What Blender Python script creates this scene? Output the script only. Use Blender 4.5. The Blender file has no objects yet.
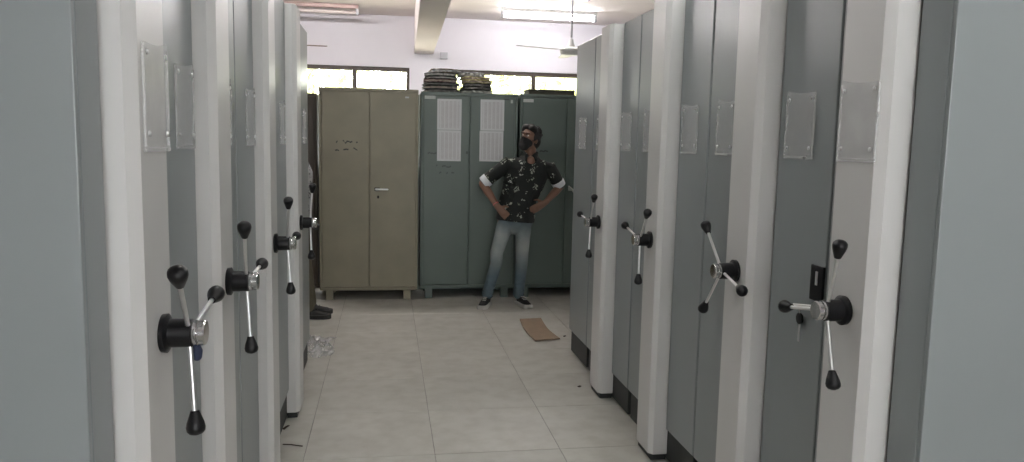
import bpy, bmesh, math, random
from mathutils import Vector, Matrix, Euler

random.seed(7)
SC = bpy.context.scene
COL = SC.collection
PI = math.pi
V = Vector

# ------------------------------------------------------------------ camera
cam_d = bpy.data.cameras.new('camera')
cam = bpy.data.objects.new('camera', cam_d)
COL.objects.link(cam)
F = 769.0
cam_d.sensor_fit = 'HORIZONTAL'
cam_d.sensor_width = 36.0
cam_d.lens = F / 1024 * 36.0
cam_d.clip_start = 0.02
cam_d.clip_end = 200
yd = V((387 - 512, 140 - 231, F)).normalized()          # aisle direction, in picture axes
dn = V((370 - 512, 6927 - 231, F)).normalized()         # straight down, in picture axes
dn = (dn - yd * dn.dot(yd)).normalized()
xd = dn.cross(yd)
cx = V((xd.x, yd.x, -dn.x)); cy = V((xd.y, yd.y, -dn.y)); cz = V((xd.z, yd.z, -dn.z))
m3 = Matrix((cx, -cy, -cz)).transposed()
cam.matrix_world = Matrix.Translation((0, 0, 1.5)) @ m3.to_4x4()
SC.camera = cam

# ------------------------------------------------------------------ view, world
SC.view_settings.view_transform = 'Standard'
SC.view_settings.look = 'None'
SC.view_settings.gamma = 1.0
SC.view_settings.use_curve_mapping = False
SC.view_settings.exposure = -0.22
SC.cycles.use_denoising = True
SC.cycles.max_bounces = 10
SC.cycles.diffuse_bounces = 6
SC.cycles.transparent_max_bounces = 16
SC.cycles.sample_clamp_indirect = 6.0
SC.cycles.caustics_reflective = False
SC.cycles.caustics_refractive = False
w = bpy.data.worlds.new('overcast_sky'); SC.world = w
w.use_nodes = True
bg = w.node_tree.nodes['Background']
bg.inputs['Color'].default_value = (0.985, 0.98, 1.0, 1)
bg.inputs['Strength'].default_value = 19.0

# room extents
X0, X1, Y0, Y1, ZC = -4.08, 4.54, -3.14, 9.67, 3.0
TUBE_POWER = 95.0

def portal(name, loc, rot, sx, sy):
    d = bpy.data.lights.new(name, 'AREA'); d.shape = 'RECTANGLE'; d.size = sx; d.size_y = sy
    d.cycles.is_portal = True
    o = bpy.data.objects.new(name, d); COL.objects.link(o); o.location = loc; o.rotation_euler = rot
REAR_WIN = (-.9, 1.9, 1.15, 2.35)
BACK_WINS = ((-1.05, 0.27), (0.53, 2.47))
WZ0, WZ1 = 1.15, 2.385
portal('daylight_rear', ((REAR_WIN[0] + REAR_WIN[1]) / 2, Y0 - .03, (REAR_WIN[2] + REAR_WIN[3]) / 2), (PI / 2, 0, PI), REAR_WIN[1] - REAR_WIN[0], REAR_WIN[3] - REAR_WIN[2])
for a, b in BACK_WINS:
    portal('daylight_back', ((a + b) / 2, Y1 + .1, (WZ0 + WZ1) / 2), (-PI / 2, 0, 0), b - a, WZ1 - WZ0)

# ------------------------------------------------------------------ materials
def mat(name, col, rough=.5, metal=0., var=0., vscale=6., bump=0., bscale=60., spec=.5, coat=0., rnd=0., stretch=None):
    m = bpy.data.materials.new(name); m.use_nodes = True
    nt = m.node_tree; N = nt.nodes; L = nt.links
    p = N['Principled BSDF']
    p.inputs['Roughness'].default_value = rough
    p.inputs['Metallic'].default_value = metal
    p.inputs['Specular IOR Level'].default_value = spec
    p.inputs['Coat Weight'].default_value = coat
    c = (*col, 1)
    p.inputs['Base Color'].default_value = c
    tc = N.new('ShaderNodeTexCoord'); src = tc.outputs['Object']
    if stretch:
        mp = N.new('ShaderNodeMapping'); mp.inputs['Scale'].default_value = stretch
        L.new(src, mp.inputs['Vector']); src = mp.outputs['Vector']
    if var > 0:
        n = N.new('ShaderNodeTexNoise'); n.inputs['Scale'].default_value = vscale; n.inputs['Detail'].default_value = 5
        L.new(src, n.inputs['Vector'])
        r = N.new('ShaderNodeMapRange'); r.inputs['From Min'].default_value = .25; r.inputs['From Max'].default_value = .75
        r.inputs['To Min'].default_value = 1 - var; r.inputs['To Max'].default_value = 1 + var
        L.new(n.outputs['Fac'], r.inputs['Value']); fac = r.outputs['Result']
        if rnd > 0:
            oi = N.new('ShaderNodeObjectInfo')
            r2 = N.new('ShaderNodeMapRange'); r2.inputs['To Min'].default_value = 1 - rnd; r2.inputs['To Max'].default_value = 1 + rnd
            L.new(oi.outputs['Random'], r2.inputs['Value'])
            mm = N.new('ShaderNodeMath'); mm.operation = 'MULTIPLY'
            L.new(fac, mm.inputs[0]); L.new(r2.outputs['Result'], mm.inputs[1]); fac = mm.outputs[0]
        vm = N.new('ShaderNodeVectorMath'); vm.operation = 'SCALE'; vm.inputs[0].default_value = col
        L.new(fac, vm.inputs['Scale']); L.new(vm.outputs['Vector'], p.inputs['Base Color'])
    if bump > 0:
        n2 = N.new('ShaderNodeTexNoise'); n2.inputs['Scale'].default_value = bscale; n2.inputs['Detail'].default_value = 3
        L.new(src, n2.inputs['Vector'])
        b = N.new('ShaderNodeBump'); b.inputs['Strength'].default_value = bump; b.inputs['Distance'].default_value = .01
        L.new(n2.outputs['Fac'], b.inputs['Height']); L.new(b.outputs['Normal'], p.inputs['Normal'])
    return m

def nodes_of(m):
    return m.node_tree.nodes, m.node_tree.links, m.node_tree.nodes['Principled BSDF']

M = {}
M['panel'] = mat('grey_powder_coat', (.238, .260, .264), .32, var=.03, vscale=2.5, bump=.02, bscale=400)
M['mast'] = mat('off_white_powder_coat', (.59, .582, .572), .34, var=.03, vscale=2, bump=.02, bscale=400)
M['plinth'] = mat('black_plinth_paint', (.018, .021, .02), .55, var=.2, vscale=8)
M['body'] = mat('grey_shelf_steel', (.25, .275, .28), .45, var=.04, vscale=2)
M['black'] = mat('black_plastic', (.006, .006, .007), .35, var=.15, vscale=20, spec=.25)
M['chrome'] = mat('chrome', (.72, .72, .72), .16, 1., var=.05, vscale=30)
M['steel'] = mat('brushed_steel', (.80, .80, .80), .34, 1., var=.06, vscale=30)
M['blue_knob'] = mat('dark_blue_plastic', (.02, .03, .07), .35, var=.1)
M['card'] = mat('blank_label_card', (.45, .45, .44), .7, var=.05, vscale=20)
M['beige'] = mat('beige_cupboard_paint', (.222, .20, .142), .48, var=.13, vscale=3.5, bump=.03, bscale=30)
M['green'] = mat('green_cupboard_paint', (.085, .113, .098), .45, var=.07, vscale=3, bump=.02, bscale=30)
M['brown_cup'] = mat('dark_brown_wood', (.05, .036, .024), .5, var=.2, vscale=6, stretch=(1, 1, .2))
M['cave'] = mat('dark_inside_steel', (.02, .022, .02), .7, var=.1)
M['sticker'] = mat('white_sticker', (.45, .47, .45), .6, var=.15, vscale=40)
M['ink'] = mat('dark_marker_ink', (.03, .035, .032), .6, var=.1)
M['wall'] = mat('lavender_white_wall_paint', (.76, .74, .795), .75, var=.03, vscale=1.5, bump=.03, bscale=40)
M['ceil'] = mat('pinkish_white_ceiling_paint', (.90, .835, .825), .8, var=.03, vscale=1.2, bump=.03, bscale=40)
M['frame'] = mat('dark_brown_window_frame', (.045, .03, .022), .5, var=.15)
M['grout'] = mat('grey_grout', (.24, .23, .21), .85, var=.2, vscale=15)
M['white_enamel'] = mat('white_enamel', (.70, .70, .69), .4, var=.03)
M['brown_enamel'] = mat('brown_enamel', (.06, .035, .022), .7, var=.1)
M['pink_housing'] = mat('faded_pink_batten', (.42, .30, .28), .5, var=.05)
M['rod'] = mat('grey_rod', (.3, .3, .32), .4, var=.05)
M['cardboard'] = mat('brown_cardboard', (.23, .165, .11), .8, var=.12, vscale=12, bump=.1, bscale=60)
M['debris'] = mat('dark_scrap', (.05, .035, .025), .8, var=.2)
M['skin'] = mat('skin', (.165, .085, .055), .5, var=.05, vscale=8)
M['hair'] = mat('black_hair', (.006, .005, .005), .7, var=.3, vscale=50, bump=.6, bscale=120)
M['mask'] = mat('black_cloth_mask', (.008, .008, .009), .8, var=.2, vscale=30)
M['white_cloth'] = mat('white_cotton', (.66, .68, .72), .85, var=.05, vscale=30)
M['sole'] = mat('white_rubber_sole', (.5, .49, .46), .6, var=.1)
M['shoe'] = mat('black_canvas', (.018, .017, .016), .7, var=.3, vscale=30)
M['eye'] = mat('eye_white', (.55, .52, .5), .25, var=.02)
M['iris'] = mat('dark_iris', (.01, .008, .006), .2, var=.02)
M['olive'] = mat('olive_trouser_cloth', (.085, .075, .05), .85, var=.15, vscale=14)
M['pink_band'] = mat('pink_thread_bracelet', (.5, .12, .12), .7, var=.1)
M['bark'] = mat('tree_bark', (.12, .09, .06), .9, var=.3)
M['leaf'] = mat('tree_leaf', (.44, .46, .22), .7, var=.15, vscale=1.5)
M['soil'] = mat('dry_ground', (.45, .42, .33), .9, var=.15, vscale=1)
M['junction'] = mat('grey_junction_plastic', (.46, .46, .50), .5, var=.04)

# worn floor tile: cloudy beige grey
def tile_mat():
    m = mat('cream_ceramic_tile', (.475, .462, .418), .36, var=.07, vscale=2.2, rnd=.035, spec=.4)
    N, L, p = nodes_of(m)
    tc = N.new('ShaderNodeTexCoord'); oi = N.new('ShaderNodeObjectInfo')
    add = N.new('ShaderNodeVectorMath'); add.operation = 'ADD'
    L.new(tc.outputs['Object'], add.inputs[0]); L.new(oi.outputs['Location'], add.inputs[1])
    n = N.new('ShaderNodeTexNoise'); n.inputs['Scale'].default_value = 5; n.inputs['Detail'].default_value = 8; n.inputs['Roughness'].default_value = .65
    L.new(add.outputs[0], n.inputs['Vector'])
    r = N.new('ShaderNodeMapRange'); r.inputs['From Min'].default_value = .3; r.inputs['From Max'].default_value = .7
    r.inputs['To Min'].default_value = .3; r.inputs['To Max'].default_value = .5
    L.new(n.outputs['Fac'], r.inputs['Value']); L.new(r.outputs['Result'], p.inputs['Roughness'])
    old = p.inputs['Base Color'].links[0].from_socket
    n3 = N.new('ShaderNodeTexNoise'); n3.inputs['Scale'].default_value = 9; n3.inputs['Detail'].default_value = 9
    L.new(add.outputs[0], n3.inputs['Vector'])
    cr = N.new('ShaderNodeValToRGB'); cr.color_ramp.elements[0].position = .33; cr.color_ramp.elements[0].color = (.90, .89, .87, 1)
    cr.color_ramp.elements[1].position = .6; cr.color_ramp.elements[1].color = (1.03, 1.03, 1.03, 1)
    L.new(n3.outputs['Fac'], cr.inputs['Fac'])
    mx = N.new('ShaderNodeVectorMath'); mx.operation = 'MULTIPLY'
    L.new(old, mx.inputs[0]); L.new(cr.outputs['Color'], mx.inputs[1]); L.new(mx.outputs[0], p.inputs['Base Color'])
    return m
M['tile'] = tile_mat()

def clear_mat(name, alpha_gloss=.12, tint=(1, 1, 1), rough=.08, haze=0., even=False):
    m = bpy.data.materials.new(name); m.use_nodes = True
    N = m.node_tree.nodes; L = m.node_tree.links; N.clear()
    out = N.new('ShaderNodeOutputMaterial'); t = N.new('ShaderNodeBsdfTransparent'); t.inputs['Color'].default_value = (*tint, 1)
    g = N.new('ShaderNodeBsdfGlossy'); g.inputs['Roughness'].default_value = rough
    fr = N.new('ShaderNodeFresnel'); fr.inputs['IOR'].default_value = 1.16
    ad = N.new('ShaderNodeMath'); ad.operation = 'ADD'; ad.inputs[1].default_value = alpha_gloss; ad.use_clamp = True
    ad.inputs[0].default_value = .03
    if not even: L.new(fr.outputs[0], ad.inputs[0])
    mx = N.new('ShaderNodeMixShader'); L.new(ad.outputs[0], mx.inputs['Fac']); L.new(t.outputs[0], mx.inputs[1]); L.new(g.outputs[0], mx.inputs[2])
    last = mx.outputs[0]
    if haze > 0:
        d = N.new('ShaderNodeBsdfDiffuse'); d.inputs['Color'].default_value = (.88, .88, .88, 1)
        nz = N.new('ShaderNodeTexNoise'); nz.inputs['Scale'].default_value = 14
        tcx = N.new('ShaderNodeTexCoord'); L.new(tcx.outputs['Object'], nz.inputs['Vector'])
        mr = N.new('ShaderNodeMapRange'); mr.inputs['From Min'].default_value = .3; mr.inputs['From Max'].default_value = .7
        k = .15 if even else .4
        mr.inputs['To Min'].default_value = haze * (1 - k); mr.inputs['To Max'].default_value = haze * (1 + k)
        L.new(nz.outputs['Fac'], mr.inputs['Value'])
        m2 = N.new('ShaderNodeMixShader'); L.new(mr.outputs[0], m2.inputs['Fac']); L.new(last, m2.inputs[1]); L.new(d.outputs[0], m2.inputs[2]); last = m2.outputs[0]
    L.new(last, out.inputs['Surface'])
    return m
M['glass'] = clear_mat('window_glass', .0, (.97, .98, .97), .02)
M['acrylic'] = clear_mat('clear_acrylic', .0, (.99, .99, .99), .2, .20, True)
M['acrylic_edge'] = clear_mat('acrylic_edge', .02, (.97, .97, .97), .25, .24, True)
M['plastic_bag'] = clear_mat('clear_plastic_film', .1, (.93, .93, .92), .2, .3)

def emis(name, col, s):
    m = bpy.data.materials.new(name); m.use_nodes = True
    N, L, p = nodes_of(m)
    p.inputs['Base Color'].default_value = (.8, .8, .8, 1)
    p.inputs['Emission Color'].default_value = (*col, 1); p.inputs['Emission Strength'].default_value = s
    return m
M['added_tube'] = emis('added_fluorescent_tube', (.97, 1, .97), TUBE_POWER)
M['new_tube'] = emis('new_fluorescent_tube', (1, .97, .98), TUBE_POWER * .85)
M['added_strong_tube'] = emis('added_strong_fluorescent_tube', (1, .95, .94), TUBE_POWER * 2.0)
M['added_bright_tube'] = emis('added_bright_fluorescent_tube', (1, .96, .95), TUBE_POWER * .9)
M['dead_tube'] = mat('unlit_fluorescent_tube', (.62, .55, .54), .3, var=.02)

def shirt_mat(name, base, spot, thr=.24, scale=16):
    m = mat(name, base, .85, var=.3, vscale=14)
    N, L, p = nodes_of(m)
    tc = N.new('ShaderNodeTexCoord')
    n0 = N.new('ShaderNodeTexNoise'); n0.inputs['Scale'].default_value = 30; n0.inputs['Detail'].default_value = 2
    L.new(tc.outputs['Object'], n0.inputs['Vector'])
    mxv = N.new('ShaderNodeMix'); mxv.data_type = 'VECTOR'; mxv.inputs['Factor'].default_value = .05
    L.new(tc.outputs['Object'], mxv.inputs['A']); L.new(n0.outputs['Color'], mxv.inputs['B'])
    v1 = N.new('ShaderNodeTexVoronoi'); v1.inputs['Scale'].default_value = scale; L.new(mxv.outputs['Result'], v1.inputs['Vector'])
    v2 = N.new('ShaderNodeTexVoronoi'); v2.inputs['Scale'].default_value = scale * 4.2; L.new(mxv.outputs['Result'], v2.inputs['Vector'])
    a = N.new('ShaderNodeMath'); a.operation = 'LESS_THAN'; a.inputs[1].default_value = thr; L.new(v1.outputs['Distance'], a.inputs[0])
    b = N.new('ShaderNodeMath'); b.operation = 'LESS_THAN'; b.inputs[1].default_value = .42; L.new(v2.outputs['Distance'], b.inputs[0])
    ml = N.new('ShaderNodeMath'); ml.operation = 'MULTIPLY'; L.new(a.outputs[0], ml.inputs[0]); L.new(b.outputs[0], ml.inputs[1])
    # tint of each cluster differs
    vm = N.new('ShaderNodeMix'); vm.data_type = 'RGBA'
    L.new(v1.outputs['Color'], vm.inputs['Factor'])
    vm.inputs['A'].default_value = (*spot, 1); vm.inputs['B'].default_value = (spot[0] * .3, spot[1] * .34, spot[2] * .26, 1)
    fm = N.new('ShaderNodeMix'); fm.data_type = 'RGBA'
    L.new(ml.outputs[0], fm.inputs['Factor'])
    old = p.inputs['Base Color'].links[0].from_socket
    L.new(old, fm.inputs['A']); L.new(vm.outputs['Result'], fm.inputs['B'])
    L.new(fm.outputs['Result'], p.inputs['Base Color'])
    return m
M['floral'] = shirt_mat('black_floral_shirt_cloth', (.006, .008, .007), (.48, .50, .46), .36, 13)
M['print_grey'] = shirt_mat('grey_speckled_shirt_cloth', (.36, .37, .37), (.03, .03, .03), .5, 12)

def denim():
    m = mat('faded_blue_denim', (.075, .108, .128), .9, var=.25, vscale=9, bump=.15, bscale=200)
    N, L, p = nodes_of(m)
    tc = N.new('ShaderNodeTexCoord'); sp = N.new('ShaderNodeSeparateXYZ'); L.new(tc.outputs['Object'], sp.inputs[0])
    n = N.new('ShaderNodeTexNoise'); n.inputs['Scale'].default_value = 5
    L.new(tc.outputs['Object'], n.inputs['Vector'])
    # bleached thighs and knees (wash of the cloth): strongest between 0.4 and 0.75 m on the front
    r = N.new('ShaderNodeValToRGB')
    e = r.color_ramp.elements; e[0].position = .28; e[0].color = (0, 0, 0, 1); e[1].position = .52; e[1].color = (1, 1, 1, 1)
    e2 = e.new(.68); e2.color = (.9, .9, .9, 1); e3 = e.new(.80); e3.color = (0, 0, 0, 1)
    L.new(sp.outputs['Z'], r.inputs['Fac'])
    ml = N.new('ShaderNodeMath'); ml.operation = 'MULTIPLY'; L.new(r.outputs['Color'], ml.inputs[0]); L.new(n.outputs['Fac'], ml.inputs[1])
    fm = N.new('ShaderNodeMix'); fm.data_type = 'RGBA'
    old = p.inputs['Base Color'].links[0].from_socket
    L.new(ml.outputs[0], fm.inputs['Factor']); L.new(old, fm.inputs['A']); fm.inputs['B'].default_value = (.42, .44, .42, 1)
    L.new(fm.outputs['Result'], p.inputs['Base Color'])
    return m
M['denim'] = denim()

def sheet_mat():
    m = mat('printed_list_paper', (.62, .63, .64), .8, var=.02)
    N, L, p = nodes_of(m)
    tc = N.new('ShaderNodeTexCoord'); sp = N.new('ShaderNodeSeparateXYZ'); L.new(tc.outputs['Object'], sp.inputs[0])
    def stripe(sock, freq, duty):
        a = N.new('ShaderNodeMath'); a.operation = 'MULTIPLY'; a.inputs[1].default_value = freq; L.new(sock, a.inputs[0])
        f = N.new('ShaderNodeMath'); f.operation = 'FRACT'; L.new(a.outputs[0], f.inputs[0])
        l = N.new('ShaderNodeMath'); l.operation = 'LESS_THAN'; l.inputs[1].default_value = duty; L.new(f.outputs[0], l.inputs[0])
        return l.outputs[0]
    def mul(a, b):
        x = N.new('ShaderNodeMath'); x.operation = 'MULTIPLY'; L.new(a, x.inputs[0]); L.new(b, x.inputs[1]); return x.outputs[0]
    def inside(sock, h):
        a = N.new('ShaderNodeMath'); a.operation = 'ABSOLUTE'; L.new(sock, a.inputs[0])
        l = N.new('ShaderNodeMath'); l.operation = 'LESS_THAN'; l.inputs[1].default_value = h; L.new(a.outputs[0], l.inputs[0]); return l.outputs[0]
    rows = stripe(sp.outputs['Z'], 95, .5); cols = stripe(sp.outputs['X'], 26, .72)
    n = N.new('ShaderNodeTexNoise'); n.inputs['Scale'].default_value = 160; L.new(tc.outputs['Object'], n.inputs['Vector'])
    ink = mul(mul(rows, cols), mul(inside(sp.outputs['X'], .095), inside(sp.outputs['Z'], .125)))
    ink = mul(ink, n.outputs['Fac'])
    fm = N.new('ShaderNodeMix'); fm.data_type = 'RGBA'
    old = p.inputs['Base Color'].links[0].from_socket
    L.new(ink, fm.inputs['Factor']); L.new(old, fm.inputs['A']); fm.inputs['B'].default_value = (.24, .19, .21, 1)
    L.new(fm.outputs['Result'], p.inputs['Base Color'])
    return m
M['sheet'] = sheet_mat()

# ------------------------------------------------------------------ builders
def finish(name, bm, m, parent=None, smooth=False, kind=None):
    me = bpy.data.meshes.new(name)
    bmesh.ops.recalc_face_normals(bm, faces=bm.faces[:])
    if smooth:
        for f in bm.faces: f.smooth = True
    bm.to_mesh(me); bm.free()
    o = bpy.data.objects.new(name, me); COL.objects.link(o)
    me.materials.append(m)
    if parent: o.parent = parent
    if kind: o['kind'] = kind
    return o

def tag(o, label, cat, group=None):
    o['label'] = label; o['category'] = cat
    if group: o['group'] = group
    return o

def thing(name, label, cat, loc=(0, 0, 0), rz=0, group=None):
    o = bpy.data.objects.new(name, None); COL.objects.link(o)
    o.empty_display_size = .1
    o.location = loc; o.rotation_euler = (0, 0, rz)
    return tag(o, label, cat, group)

def add_box(bm, a, b, bev=0., seg=2, mtx=None):
    a, b = V(a), V(b)
    g = bmesh.ops.create_cube(bm, size=1)
    vs = g['verts']
    s = b - a; c = (a + b) / 2
    for v in vs: v.co = V((v.co.x * s.x, v.co.y * s.y, v.co.z * s.z)) + c
    if bev > 0:
        es = list({e for v in vs for e in v.link_edges})
        r = bmesh.ops.bevel(bm, geom=es, offset=bev, segments=seg, affect='EDGES', profile=.5)
        vs = list({v for f in r['faces'] for v in f.verts} | {v for v in vs if v.is_valid})
    if mtx is not None:
        for v in vs: v.co = mtx @ v.co
    return vs

def box(name, a, b, m, parent=None, bev=0., seg=2, kind=None, mtx=None):
    bm = bmesh.new(); add_box(bm, a, b, bev, seg, mtx)
    return finish(name, bm, m, parent, False, kind)

def frame_of(d, side=None):
    d = d.normalized()
    if side is None:
        side = V((1, 0, 0)) if abs(d.x) < .9 else V((0, 1, 0))
    s = (side - d * side.dot(d)).normalized()
    return s, d.cross(s)

def add_loft(bm, rings, n=16, side=None, round_ends=True):
    """rings: (centre, radius across, radius along the other axis); closed smooth tube"""
    P = [V(r[0]) for r in rings]
    loops = []
    for i, (c, rx, ry) in enumerate(rings):
        t = (P[min(i + 1, len(P) - 1)] - P[max(i - 1, 0)])
        s, u = frame_of(t, side)
        loops.append((V(c), s, u, rx, ry, t.normalized()))
    out = []
    def ring(c, s, u, rx, ry):
        return [bm.verts.new(c + s * rx * math.cos(2 * PI * k / n) + u * ry * math.sin(2 * PI * k / n)) for k in range(n)]
    seq = []
    if round_ends:
        c, s, u, rx, ry, t = loops[0]; r = min(rx, ry)
        for a in (.2, .5, .8):
            seq.append((c - t * r * math.cos(a * PI / 2), s, u, rx * math.sin(a * PI / 2), ry * math.sin(a * PI / 2)))
    seq += [x[:5] for x in loops]
    if round_ends:
        c, s, u, rx, ry, t = loops[-1]; r = min(rx, ry)
        for a in (.8, .5, .2):
            seq.append((c + t * r * math.cos(a * PI / 2), s, u, rx * math.sin(a * PI / 2), ry * math.sin(a * PI / 2)))
    rs = [ring(*q) for q in seq]
    for a, b in zip(rs, rs[1:]):
        for k in range(n):
            bm.faces.new((a[k], a[(k + 1) % n], b[(k + 1) % n], b[k]))
    bm.faces.new(rs[0][::-1]); bm.faces.new(rs[-1])

def add_cap(bm, p0, r0, p1, r1, n=12):
    add_loft(bm, [(p0, r0, r0), (p1, r1, r1)], n)

def add_tube(bm, p0, p1, r0, r1=None, n=16):
    add_loft(bm, [(p0, r0, r0), (p1, r1 or r0, r1 or r0)], n, None, False)

def add_ball(bm, c, r, rot=None, sub=3):
    if not hasattr(r, '__len__'): r = (r, r, r)
    mt = Matrix.Translation(c) @ (rot.to_4x4() if rot else Matrix()) @ Matrix.Diagonal((*r, 1))
    bmesh.ops.create_icosphere(bm, subdivisions=sub, radius=1, matrix=mt)

def add_lathe(bm, prof, mtx, n=24):
    """prof: (distance along local z, radius)"""
    rs = []
    for z, r in prof:
        rs.append([bm.verts.new(mtx @ V((r * math.cos(2 * PI * k / n), r * math.sin(2 * PI * k / n), z))) for k in range(n)])
    for a, b in zip(rs, rs[1:]):
        for k in range(n):
            bm.faces.new((a[k], a[(k + 1) % n], b[(k + 1) % n], b[k]))
    bm.faces.new(rs[0][::-1]); bm.faces.new(rs[-1])

def add_prism(bm, poly, z0, z1):
    """poly: xy points"""
    lo = [bm.verts.new((x, y, z0)) for x, y in poly]; hi = [bm.verts.new((x, y, z1)) for x, y in poly]
    n = len(poly)
    for k in range(n): bm.faces.new((lo[k], lo[(k + 1) % n], hi[(k + 1) % n], hi[k]))
    bm.faces.new(lo[::-1]); bm.faces.new(hi)

def autosmooth(o, ang=.6):
    for p in o.data.polygons: p.use_smooth = True
    o.data.set_sharp_from_angle(angle=ang)
    return o

# ------------------------------------------------------------------ the room
floor = box('floor', (X0 - .15, Y0 - .15, -.2), (X1 + .15, Y1 + .2, -.003), M['grout'], kind='structure')
TX, TY = .616, .61
tb = bmesh.new(); add_box(tb, (-TX / 2 + .0014, -TY / 2 + .0014, -.012), (TX / 2 - .0014, TY / 2 - .0014, 0), .0012, 1)
t0 = finish('tile', tb, M['tile'], floor)
k = 0
for i in range(14):
    for j in range(21):
        o = t0 if k == 0 else t0.copy()
        if k: COL.objects.link(o)
        o.location = (X0 + TX * (i + .5), Y0 + TY * (j + .5), random.uniform(-.0008, 0))
        o.rotation_euler = (0, 0, PI * random.randint(0, 1))
        k += 1

def wall_with_holes(name, y0, y1, holes, m):
    bm = bmesh.new()
    xs = sorted({X0, X1, *[h for q in holes for h in q[:2]]})
    for a, b in zip(xs, xs[1:]):
        hit = [q for q in holes if q[0] <= a and b <= q[1]]
        if hit:
            add_box(bm, (a, y0, 0), (b, y1, hit[0][2])); add_box(bm, (a, y0, hit[0][3]), (b, y1, ZC))
        else:
            add_box(bm, (a, y0, 0), (b, y1, ZC))
    bmesh.ops.remove_doubles(bm, verts=bm.verts[:], dist=1e-5)
    return finish(name, bm, m, kind='structure')
wall_with_holes('wall_back', Y1, Y1 + .2, [(a, b, WZ0, WZ1) for a, b in BACK_WINS], M['wall'])
wall_with_holes('wall_front', Y0 - .15, Y0, [REAR_WIN], M['wall'])
box('wall_left', (X0 - .15, Y0 - .15, 0), (X0, Y1 + .2, ZC), M['wall'], kind='structure')
box('wall_right', (X1, Y0 - .15, 0), (X1 + .15, Y1 + .2, ZC), M['wall'], kind='structure')
box('ceiling', (X0 - .15, Y0 - .15, ZC), (X1 + .15, Y1 + .2, ZC + .15), M['ceil'], kind='structure')
bm_ = box('ceiling_beam', (-.1175, Y0 - Y1 + .12, 2.56), (.1175, .004, ZC), M['ceil'], bev=.006, kind='structure')
bm_.location = (.4425, Y1, 0); bm_.rotation_euler = (0, 0, -math.radians(1.25))

def window(idx, x0, x1, z0, z1, y, divs, out):
    """frame bars stand on the wall's inner side; out = +1 when outdoors lies towards +Y"""
    t = .05
    ya, yb = (y + .02, y + .07)
    root = box('window_%d' % idx, (x0, ya, z1 - t), (x1, yb, z1), M['frame'], bev=.004, kind='structure')
    box('sill_bar', (x0, ya, z0), (x1, yb, z0 + t), M['frame'], root, .004)
    n = divs
    step = (x1 - x0) / n
    for i in range(n + 1):
        c = x0 + i * step
        a = max(x0, c - t / 2) if i else x0
        b = min(x1, c + t / 2) if i < n else x1
        if i == 0: b = x0 + t * .7
        if i == n: a = x1 - t * .7
        box('mullion', (a, ya, z0 + t), (b, yb, z1 - t), M['frame'], root, .004)
    for i in range(n):
        box('pane', (x0 + i * step + .02, y + .042, z0 + .03), (x0 + (i + 1) * step - .02, y + .047, z1 - .03), M['glass'], root)
    return root
window(1, BACK_WINS[0][0], BACK_WINS[0][1], WZ0, WZ1, Y1, 2, 1)
window(2, BACK_WINS[1][0], BACK_WINS[1][1], WZ0, WZ1, Y1, 3, 1)
window(3, REAR_WIN[0], REAR_WIN[1], REAR_WIN[2], REAR_WIN[3], Y0 - .11, 6, -1)

# ------------------------------------------------------------------ outdoors
box('ground', (-40, Y1 + .3, -.6), (40, 60, -.4), M['soil'], kind='structure')
def tree(x, y, h, r, label, seed):
    rnd = random.Random(seed)
    t = thing('tree', label, 'tree', (x, y, -.4), 0, 'trees outside the back windows')
    bm = bmesh.new(); add_loft(bm, [((0, 0, 0), .14, .14), ((.05, 0, h * .35), .11, .11), ((0, .1, h * .7), .06, .06)], 10)
    finish('trunk', bm, M['bark'], t, True)
    bm = bmesh.new()
    for i in range(1700):
        a = rnd.uniform(0, 2 * PI); u = rnd.uniform(-1, 1); q = rnd.random() ** .4
        c = V((r * q * math.sqrt(1 - u * u) * math.cos(a), r * q * math.sqrt(1 - u * u) * math.sin(a), h * .66 + h * .36 * q * u))
        c += V((.25 * math.sin(c.z * 3 + a), .25 * math.cos(c.z * 2.1), 0))
        e = Euler((rnd.uniform(0, 6), rnd.uniform(0, 6), rnd.uniform(0, 6))).to_matrix()
        s = rnd.uniform(.10, .17)
        vs = [bm.verts.new(c + e @ V(p)) for p in ((-s, 0, 0), (0, -s * .4, .02), (s, 0, 0), (0, s * .4, .02))]
        bm.faces.new(vs)
    finish('foliage', bm, M['leaf'], t, False, 'stuff')
tree(-1.6, 17.0, 4.6, 2.2, 'pale tree seen through the window behind the beige cupboard', 1)
tree(2.6, 16.0, 4.0, 1.7, 'pale tree seen through the window left of the hanging fan', 2)
tree(5.2, 19.0, 4.4, 1.9, 'pale tree at the right end of the far window', 3)

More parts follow.
